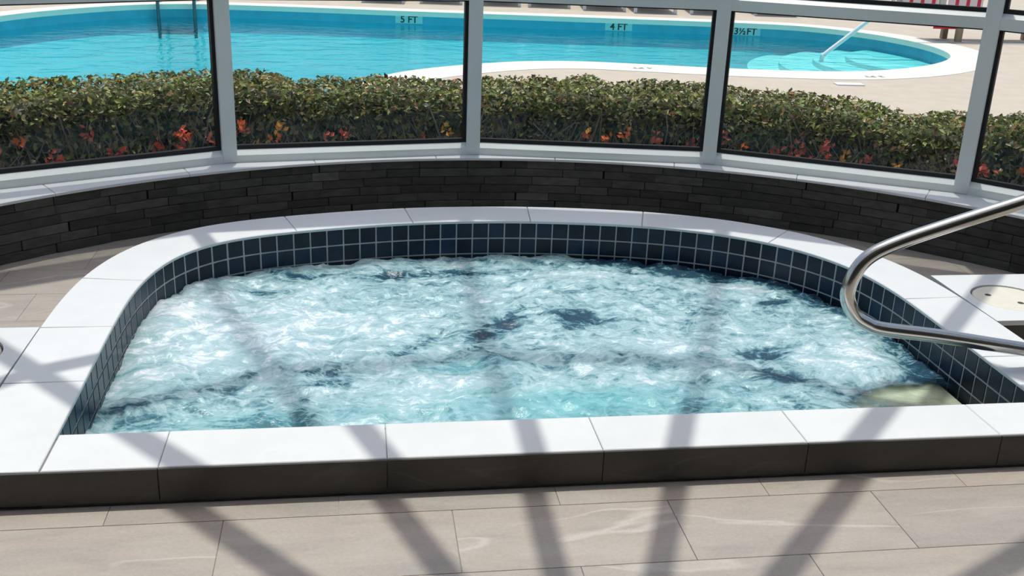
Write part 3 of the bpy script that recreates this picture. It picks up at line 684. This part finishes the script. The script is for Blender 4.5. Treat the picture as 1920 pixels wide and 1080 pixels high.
# depth marks on the far wall
def text_mesh(s, size, mat):
    c = bpy.data.curves.new('letters', 'FONT'); c.body = s; c.size = size; c.align_x = 'CENTER'; c.align_y = 'CENTER'; c.extrude = .001; c.offset = .002*size/.1
    o = bpy.data.objects.new('tmp', c); COL.objects.link(o); dg = bpy.context.evaluated_depsgraph_get(); me = bpy.data.meshes.new_from_object(o.evaluated_get(dg))
    bpy.data.objects.remove(o); me.materials.clear(); me.materials.append(M[mat]); return me
for s, px, wd in (('5 FT', (767, 38), .36), ('4 FT', (1160, 51), .36), ('3\u00bdFT', (1397, 61), .40)):
    d = ray(px)
    best = None
    for k in range(n):          # where the line of sight crosses the wall band
        a, b = PI[k], PI[(k+1) % n]; e = b-a; den = d[0]*e[1]-d[1]*e[0]
        if abs(den) < 1e-9: continue
        w0 = a-CAM[:2]; t = (w0[0]*e[1]-w0[1]*e[0])/den; u_ = (w0[0]*d[1]-w0[1]*d[0])/den
        if 0 <= u_ < 1 and t > 0 and (best is None or t > best[0]): best = (t, a+e*u_, math.atan2(e[1], e[0]))
    t, p, a = best; pt = Vector((p[0], p[1], -.103))
    inw = Vector((-math.sin(a), math.cos(a), 0))
    rot = Matrix.Rotation(a+math.pi, 4, 'Z') @ Matrix.Rotation(math.pi/2, 4, 'X')
    mk = MB().add(*cbox((-wd/2, -.052, 0), (wd/2, .045, .006))).build('depth_marker', 'marker'); mk.matrix_world = Matrix.Translation(pt+inw*.002) @ rot
    bpy.context.view_layer.update(); mw = mk.matrix_world.copy(); mk.parent = sp_; mk.matrix_parent_inverse = Matrix.Translation(-Vector(sp_.location)); mk.matrix_basis = mw
    mk['label'] = 'pale depth tile reading '+s
    tx = obj('letters', text_mesh(s, .125, 'ink'), mk, (0, -.004, .0075))
for s, px, a in (('4 FT', (1204, 127.5), .0), ('3 FT', (1638, 143.5), .05)):
    p = at(px, .004); tx = obj('coping_letters', text_mesh(s, .11, 'inkgrey')); tx.matrix_world = Matrix.Translation((p[0], p[1], .0055)) @ Matrix.Rotation(math.pi+a, 4, 'Z')
    bpy.context.view_layer.update(); mw = tx.matrix_world.copy(); tx.parent = sp_; tx.matrix_parent_inverse = Matrix.Translation(-Vector(sp_.location)); tx.matrix_basis = mw
# ladder and rail of the pool
lx = [at((298, 8)), at((366, 8))]
lad = tag(empty('pool_ladder', (lx[0][0], lx[0][1], 0)), 'steel pool ladder at the far edge of the swimming pool', 'ladder')
for p in lx:
    x, y = p[0]-lx[0][0], p[1]-lx[0][1]
    pr = [(x, y+.55, .0), (x, y+.55, .5), (x, y+.50, .68), (x, y+.3, .75), (x, y+.0, .68), (x, y-.10, .5), (x, y-.10, 0), (x, y-.10, -.42)]
    MB().tube(catmull(pr, 6), .022, 10).build('rail', 'darksteel', lad, True)
for z in (-.36,):
    MB().box((0, -.15, z), (lx[1][0]-lx[0][0], -.05+lx[1][1]-lx[0][1], z+.03), .004).build('tread', 'darksteel', lad)
b0 = aty((1538, 108), 9.75); t0 = aty((1632, 36), 9.75)
pr_ = tag(empty('pool_handrail', (float(b0[0]), 9.75, 0)), 'white slanting handrail rising from the pool entry steps', 'handrail')
dd = t0-b0; zt = t0[2]+.03; pp = [(0, 0, -.62), (0, 0, b0[2]-.12), (.02, 0, b0[2]-.02), tuple(dd*.08+np.array([0, 0, b0[2]])), tuple(dd*.5+np.array([0, 0, b0[2]])), tuple(dd+np.array([0, 0, b0[2]])), (dd[0]+.10, 0, zt), (dd[0]+.6, 0, zt), (dd[0]+1.42, 0, zt), (dd[0]+1.50, 0, zt-.03), (dd[0]+1.52, 0, zt-.12), (dd[0]+1.52, 0, 0.0)]
MB().tube(catmull(pp, 6), .026, 12).build('tube', 'white_plastic', pr_, True)
p = at((1592, 159)); dc = MB().add(*cbox((-.13, -.055, .0005), (.13, .055, .012), .003)).build('deck_box_cover', 'white_plastic', None, False, (p[0], p[1], 0), -.05)
tag(dc, 'small white cover plate set in the deck beside the pool', 'cover plate')

# ------------------------------------------------------------------ loungers beyond the pool
def lounger(loc, rz, label, group):
    t = tag(empty('sun_lounger', loc, rz), label, 'sun lounger', group); return t
def lounger_parts(t):
    for sx in (-1, 1):
        MB().box((sx*.28-.02, 0, .26), (sx*.28+.02, 1.9, .31), .005).build('side_rail', 'white_plastic', t)
        for y in (.06, 1.45): MB().box((sx*.28-.022, y-.022, 0), (sx*.28+.022, y+.022, .26), .004).build('leg', 'white_plastic', t)
    MB().box((-.26, .02, .285), (.26, 1.2, .305), .004).build('sling', 'sling', t)
    MB().bar((0, 1.2, .30), (0, 1.82, .62), .52, .02).build('backrest', 'sling', t)
    MB().box((-.28, .0, .26), (.28, .04, .31), .005).build('foot_bar', 'white_plastic', t)
def copy_tree(o, parent=None):
    c = o.copy(); COL.objects.link(c); c.parent = parent
    for ch in list(o.children): copy_tree(ch, c)
    return c
spots = [at((718, 6)), at((827, 8)), at((937, 12)), at((1030, 15)), at((1134, 21)), at((1230, 26)), at((1335, 29)), at((1455, 31))]
LG = 'row of loungers across the pool'
proto = lounger((spots[0][0], spots[0][1], 0), -.12, 'white framed sun lounger with taupe sling in the row across the pool', LG); lounger_parts(proto)
more = [(7.35, 12.45), (8.05, 12.5), (8.75, 12.55), (9.5, 12.6)]
for k, s in enumerate(spots[1:]+more):
    c = copy_tree(proto)
    if k >= 9: c['label'] = 'white framed far sun lounger spread with a red and white striped towel'
    c.location = (s[0], s[1], 0); c.rotation_euler = (0, 0, -.12+.03*math.sin(k*2.1))
for k, (x, y) in enumerate(more):
    if k < 2: continue
    tw = MB(); tw.box((-.25, .05, .3085), (.25, 1.1, .33), .006); tw.box((-.25, -.03, .12), (.25, -.006, .33), .004)
    tw.bar((0, 1.18, .335), (0, 1.75, .63), .48, .02)
    tag(tw.build('towel', 'towel', None, False, (x, y, 0), -.12+.03*math.sin((7+k)*2.1)), 'red and white striped towel spread over a far sun lounger', 'towel', 'towels on far loungers')
# low wooden bench near the shallow end
p = at((1795, 79)); db = tag(empty('wooden_bench', (p[0], p[1], 0), .0), 'low tan wooden bench standing by the shallow end of the pool', 'bench')
for x, y in ((0, 0), (1.1, 0), (0, .34), (1.1, .34)): MB().box((x-.035, y-.035, 0), (x+.035, y+.035, .26), .005).build('leg', 'tan', db)
for y in (0, .34): MB().box((0.035, y-.02, .20), (1.065, y+.02, .255), .003).build('cross_rail', 'darkwood', db)
for k in range(3): MB().box((-.38, -.03+.14*k, .262), (1.14, .09+.14*k, .282), .003).build('slat', 'tan', db)
tw = MB(); tw.box((-.37, -.034, .2835), (-.06, .36, .30), .005); tw.box((-.37, -.048, .16), (-.06, -.034, .30), .003)
tag(tw.build('towel', 'red', None, False, (p[0], p[1], 0)), 'plain red towel hanging over the end of the low wooden bench', 'towel')
a_, b_ = at((1752, 79)), at((1830, 80)); st = MB(); st.prism(ccw([(a_[0], a_[1]-.02), (b_[0]+.8, b_[1]-.12), (b_[0]+.8, b_[1]+.02), (a_[0], a_[1]+.10)]), .0005, .006)
tag(st.build('trim_3', 'poolcoping'), 'pale strip of paving under the wooden bench', 'paving strip', kind='structure')

# ------------------------------------------------------------------ hedge outside the windows
HR = PR+.62
def hedge_z(px, R=HR):
    d = ray(px); o = CAM[:2]-PC; A = d[0]**2+d[1]**2; B = 2*(o@d[:2]); C = o@o-R*R; t = (-B+math.sqrt(B*B-4*A*C))/(2*A); p = CAM+t*d
    return math.atan2(p[1]-PC[1], p[0]-PC[0]), p[2]
tops = [(0, 178), (100, 166), (200, 160), (300, 153), (400, 146), (500, 148), (570, 166), (640, 163), (760, 160), (870, 168), (950, 163), (1040, 163), (1110, 160), (1150, 182), (1200, 168), (1320, 167), (1400, 183), (1480, 183), (1560, 198), (1640, 213), (1700, 232), (1770, 226), (1850, 236), (1920, 228)]
hz = sorted(hedge_z(p) for p in tops); HA = np.array([h[0] for h in hz]); HZ = np.array([h[1] for h in hz])
hedge = tag(empty('hedge', (1.1, 3.4, 0)), 'clipped evergreen hedge with red and yellow leaves outside the windows', 'hedge')
a0, a1 = math.radians(15), math.radians(150)
def top(a): return np.interp(a, HA, HZ)
R0, R1 = PR+.30, PR+.95
def pol(R, a, z): return (PC[0]+R*math.cos(a), PC[1]+R*math.sin(a), z)
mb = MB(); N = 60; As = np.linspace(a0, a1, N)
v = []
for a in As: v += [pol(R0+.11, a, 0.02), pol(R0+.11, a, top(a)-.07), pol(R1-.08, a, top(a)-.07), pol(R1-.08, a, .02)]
mb.add(v, [(4*i+j, 4*i+(j+1) % 4, 4*i+4+(j+1) % 4, 4*i+4+j) for i in range(N-1) for j in range(4)]+[(3, 2, 1, 0), tuple(range(4*N-4, 4*N))]); under(mb.build('shade_core', 'hedgecore'), hedge)  # solid filler added behind the leaves, its colour painting the shaded gaps
def leaves(P, D, S, C, name):
    """P centre, D facing, S half length, C colour: folded rhombus of four triangles each"""
    n = len(P); D = D/np.linalg.norm(D, axis=1)[:, None]; r = rng.normal(size=(n, 3)); U = np.cross(D, r); U /= np.linalg.norm(U, axis=1)[:, None]; Wd = np.cross(D, U)
    q = np.stack([P-U*S[:, None], P+Wd*(S*.55)[:, None]+D*(S*.25)[:, None], P+U*S[:, None], P-Wd*(S*.55)[:, None]+D*(S*.25)[:, None]], 1).reshape(-1, 3)
    b = np.arange(n)*4; F = np.concatenate([np.stack([b, b+2, b+1], 1), np.stack([b, b+3, b+2], 1)])
    me = mesh(name, q.tolist(), F.tolist(), 'leaf'); at2 = me.attributes.new('tint', 'FLOAT_COLOR', 'POINT')
    col = np.concatenate([np.repeat(C, 4, 0), np.ones((4*n, 1))], 1).astype(np.float32); at2.data.foreach_set('color', col.ravel()); return me
NL = 60000
a = rng.uniform(a0, a1, NL); face = rng.random(NL); tz = top(a)
lump = np.array([noise.noise(Vector((x*9, 3.1, 0)))*.035+noise.noise(Vector((x*31, 1.1, 0)))*.02 for x in a])
isT = face < .55; isB = face > .95
R = np.where(isT, rng.uniform(R0-.02, R1+.02, NL), np.where(isB, R1-rng.random(NL)*.1, R0+np.abs(rng.normal(0, .055, NL))))
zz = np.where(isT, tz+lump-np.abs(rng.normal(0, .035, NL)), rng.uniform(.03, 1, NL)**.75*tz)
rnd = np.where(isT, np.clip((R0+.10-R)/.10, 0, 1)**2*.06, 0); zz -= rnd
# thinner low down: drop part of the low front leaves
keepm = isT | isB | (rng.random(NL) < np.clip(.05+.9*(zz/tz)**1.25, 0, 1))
a, R, zz, isT, tz = a[keepm], R[keepm], zz[keepm], isT[keepm], tz[keepm]; NL = len(a)
P = np.stack([PC[0]+R*np.cos(a), PC[1]+R*np.sin(a), zz], 1)
D = np.where(isT[:, None], np.array([0, 0, 1.]), np.stack([-np.cos(a), -np.sin(a), .45*np.ones(NL)], 1))+rng.normal(0, .55, (NL, 3))
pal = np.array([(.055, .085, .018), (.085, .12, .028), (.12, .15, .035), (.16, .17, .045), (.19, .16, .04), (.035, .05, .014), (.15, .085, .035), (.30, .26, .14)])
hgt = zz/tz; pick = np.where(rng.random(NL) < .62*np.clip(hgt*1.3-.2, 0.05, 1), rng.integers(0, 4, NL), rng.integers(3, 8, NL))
C = pal[pick]*np.where(isT, 1.65, 1.15)[:, None]*rng.lognormal(0, .5, (NL, 1))*np.array([1.0, .93, 1.1]); C = np.clip(C, 0, .6)  # top leaves tinted brighter than the front: sunlit top painted into leaf colour
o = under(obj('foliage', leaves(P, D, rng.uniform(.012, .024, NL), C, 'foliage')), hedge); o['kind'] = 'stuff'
# coloured leaf sprigs, each a part
for k in range(190):
    aa = random.uniform(math.radians(40), math.radians(133)); t_ = top(aa); z = (.10+random.random()**1.2*.62)*t_; m = random.randint(6, 11)
    c = random.choice([(.42, .055, .03), (.50, .11, .03), (.40, .07, .06), (.48, .22, .04), (.46, .10, .07)])
    P2 = rng.normal(0, .017, (m, 3)); D2 = np.tile(np.array([-math.cos(aa), -math.sin(aa), .4]), (m, 1))+rng.normal(0, .5, (m, 3))
    me = leaves(P2, D2, rng.uniform(.012, .021, m), np.array([c])*rng.uniform(1.2, 2.1, (m, 1)), 'red_leaf_sprig')
    o = under(obj('red_leaf_sprig', me, None, pol(R0-.045+random.random()*.04, aa, z)), hedge)
tw = MB()
for k in range(1500):
    aa = random.uniform(a0, a1); t_ = top(aa); z0 = random.uniform(.0, .55)*t_; r = R0+random.uniform(.0, .10); ln = random.uniform(.10, .28)
    p0 = Vector(pol(r+.03, aa, z0)); p1 = Vector(pol(r+random.uniform(-.05, .05), aa+random.uniform(-.035, .035), min(z0+ln, t_-.03)))
    tw.tube([p0, (p0+p1)/2+Vector((random.uniform(-.02, .02), random.uniform(-.02, .02), 0)), p1], random.uniform(.002, .0045), 4, False)
o = under(tw.build('twigs', 'twig'), hedge); o['kind'] = 'stuff'
bed_ = MB(); N = 40; As = np.linspace(a0, a1, N)
bed_.prism(ccw([pol(PR+.16, x, 0)[:2] for x in As]+[pol(R1+.06, x, 0)[:2] for x in As[::-1]]), -.02, .012); tag(bed_.build('planting_bed', 'soil'), 'strip of dark mulch under the hedge', 'soil', kind='structure')
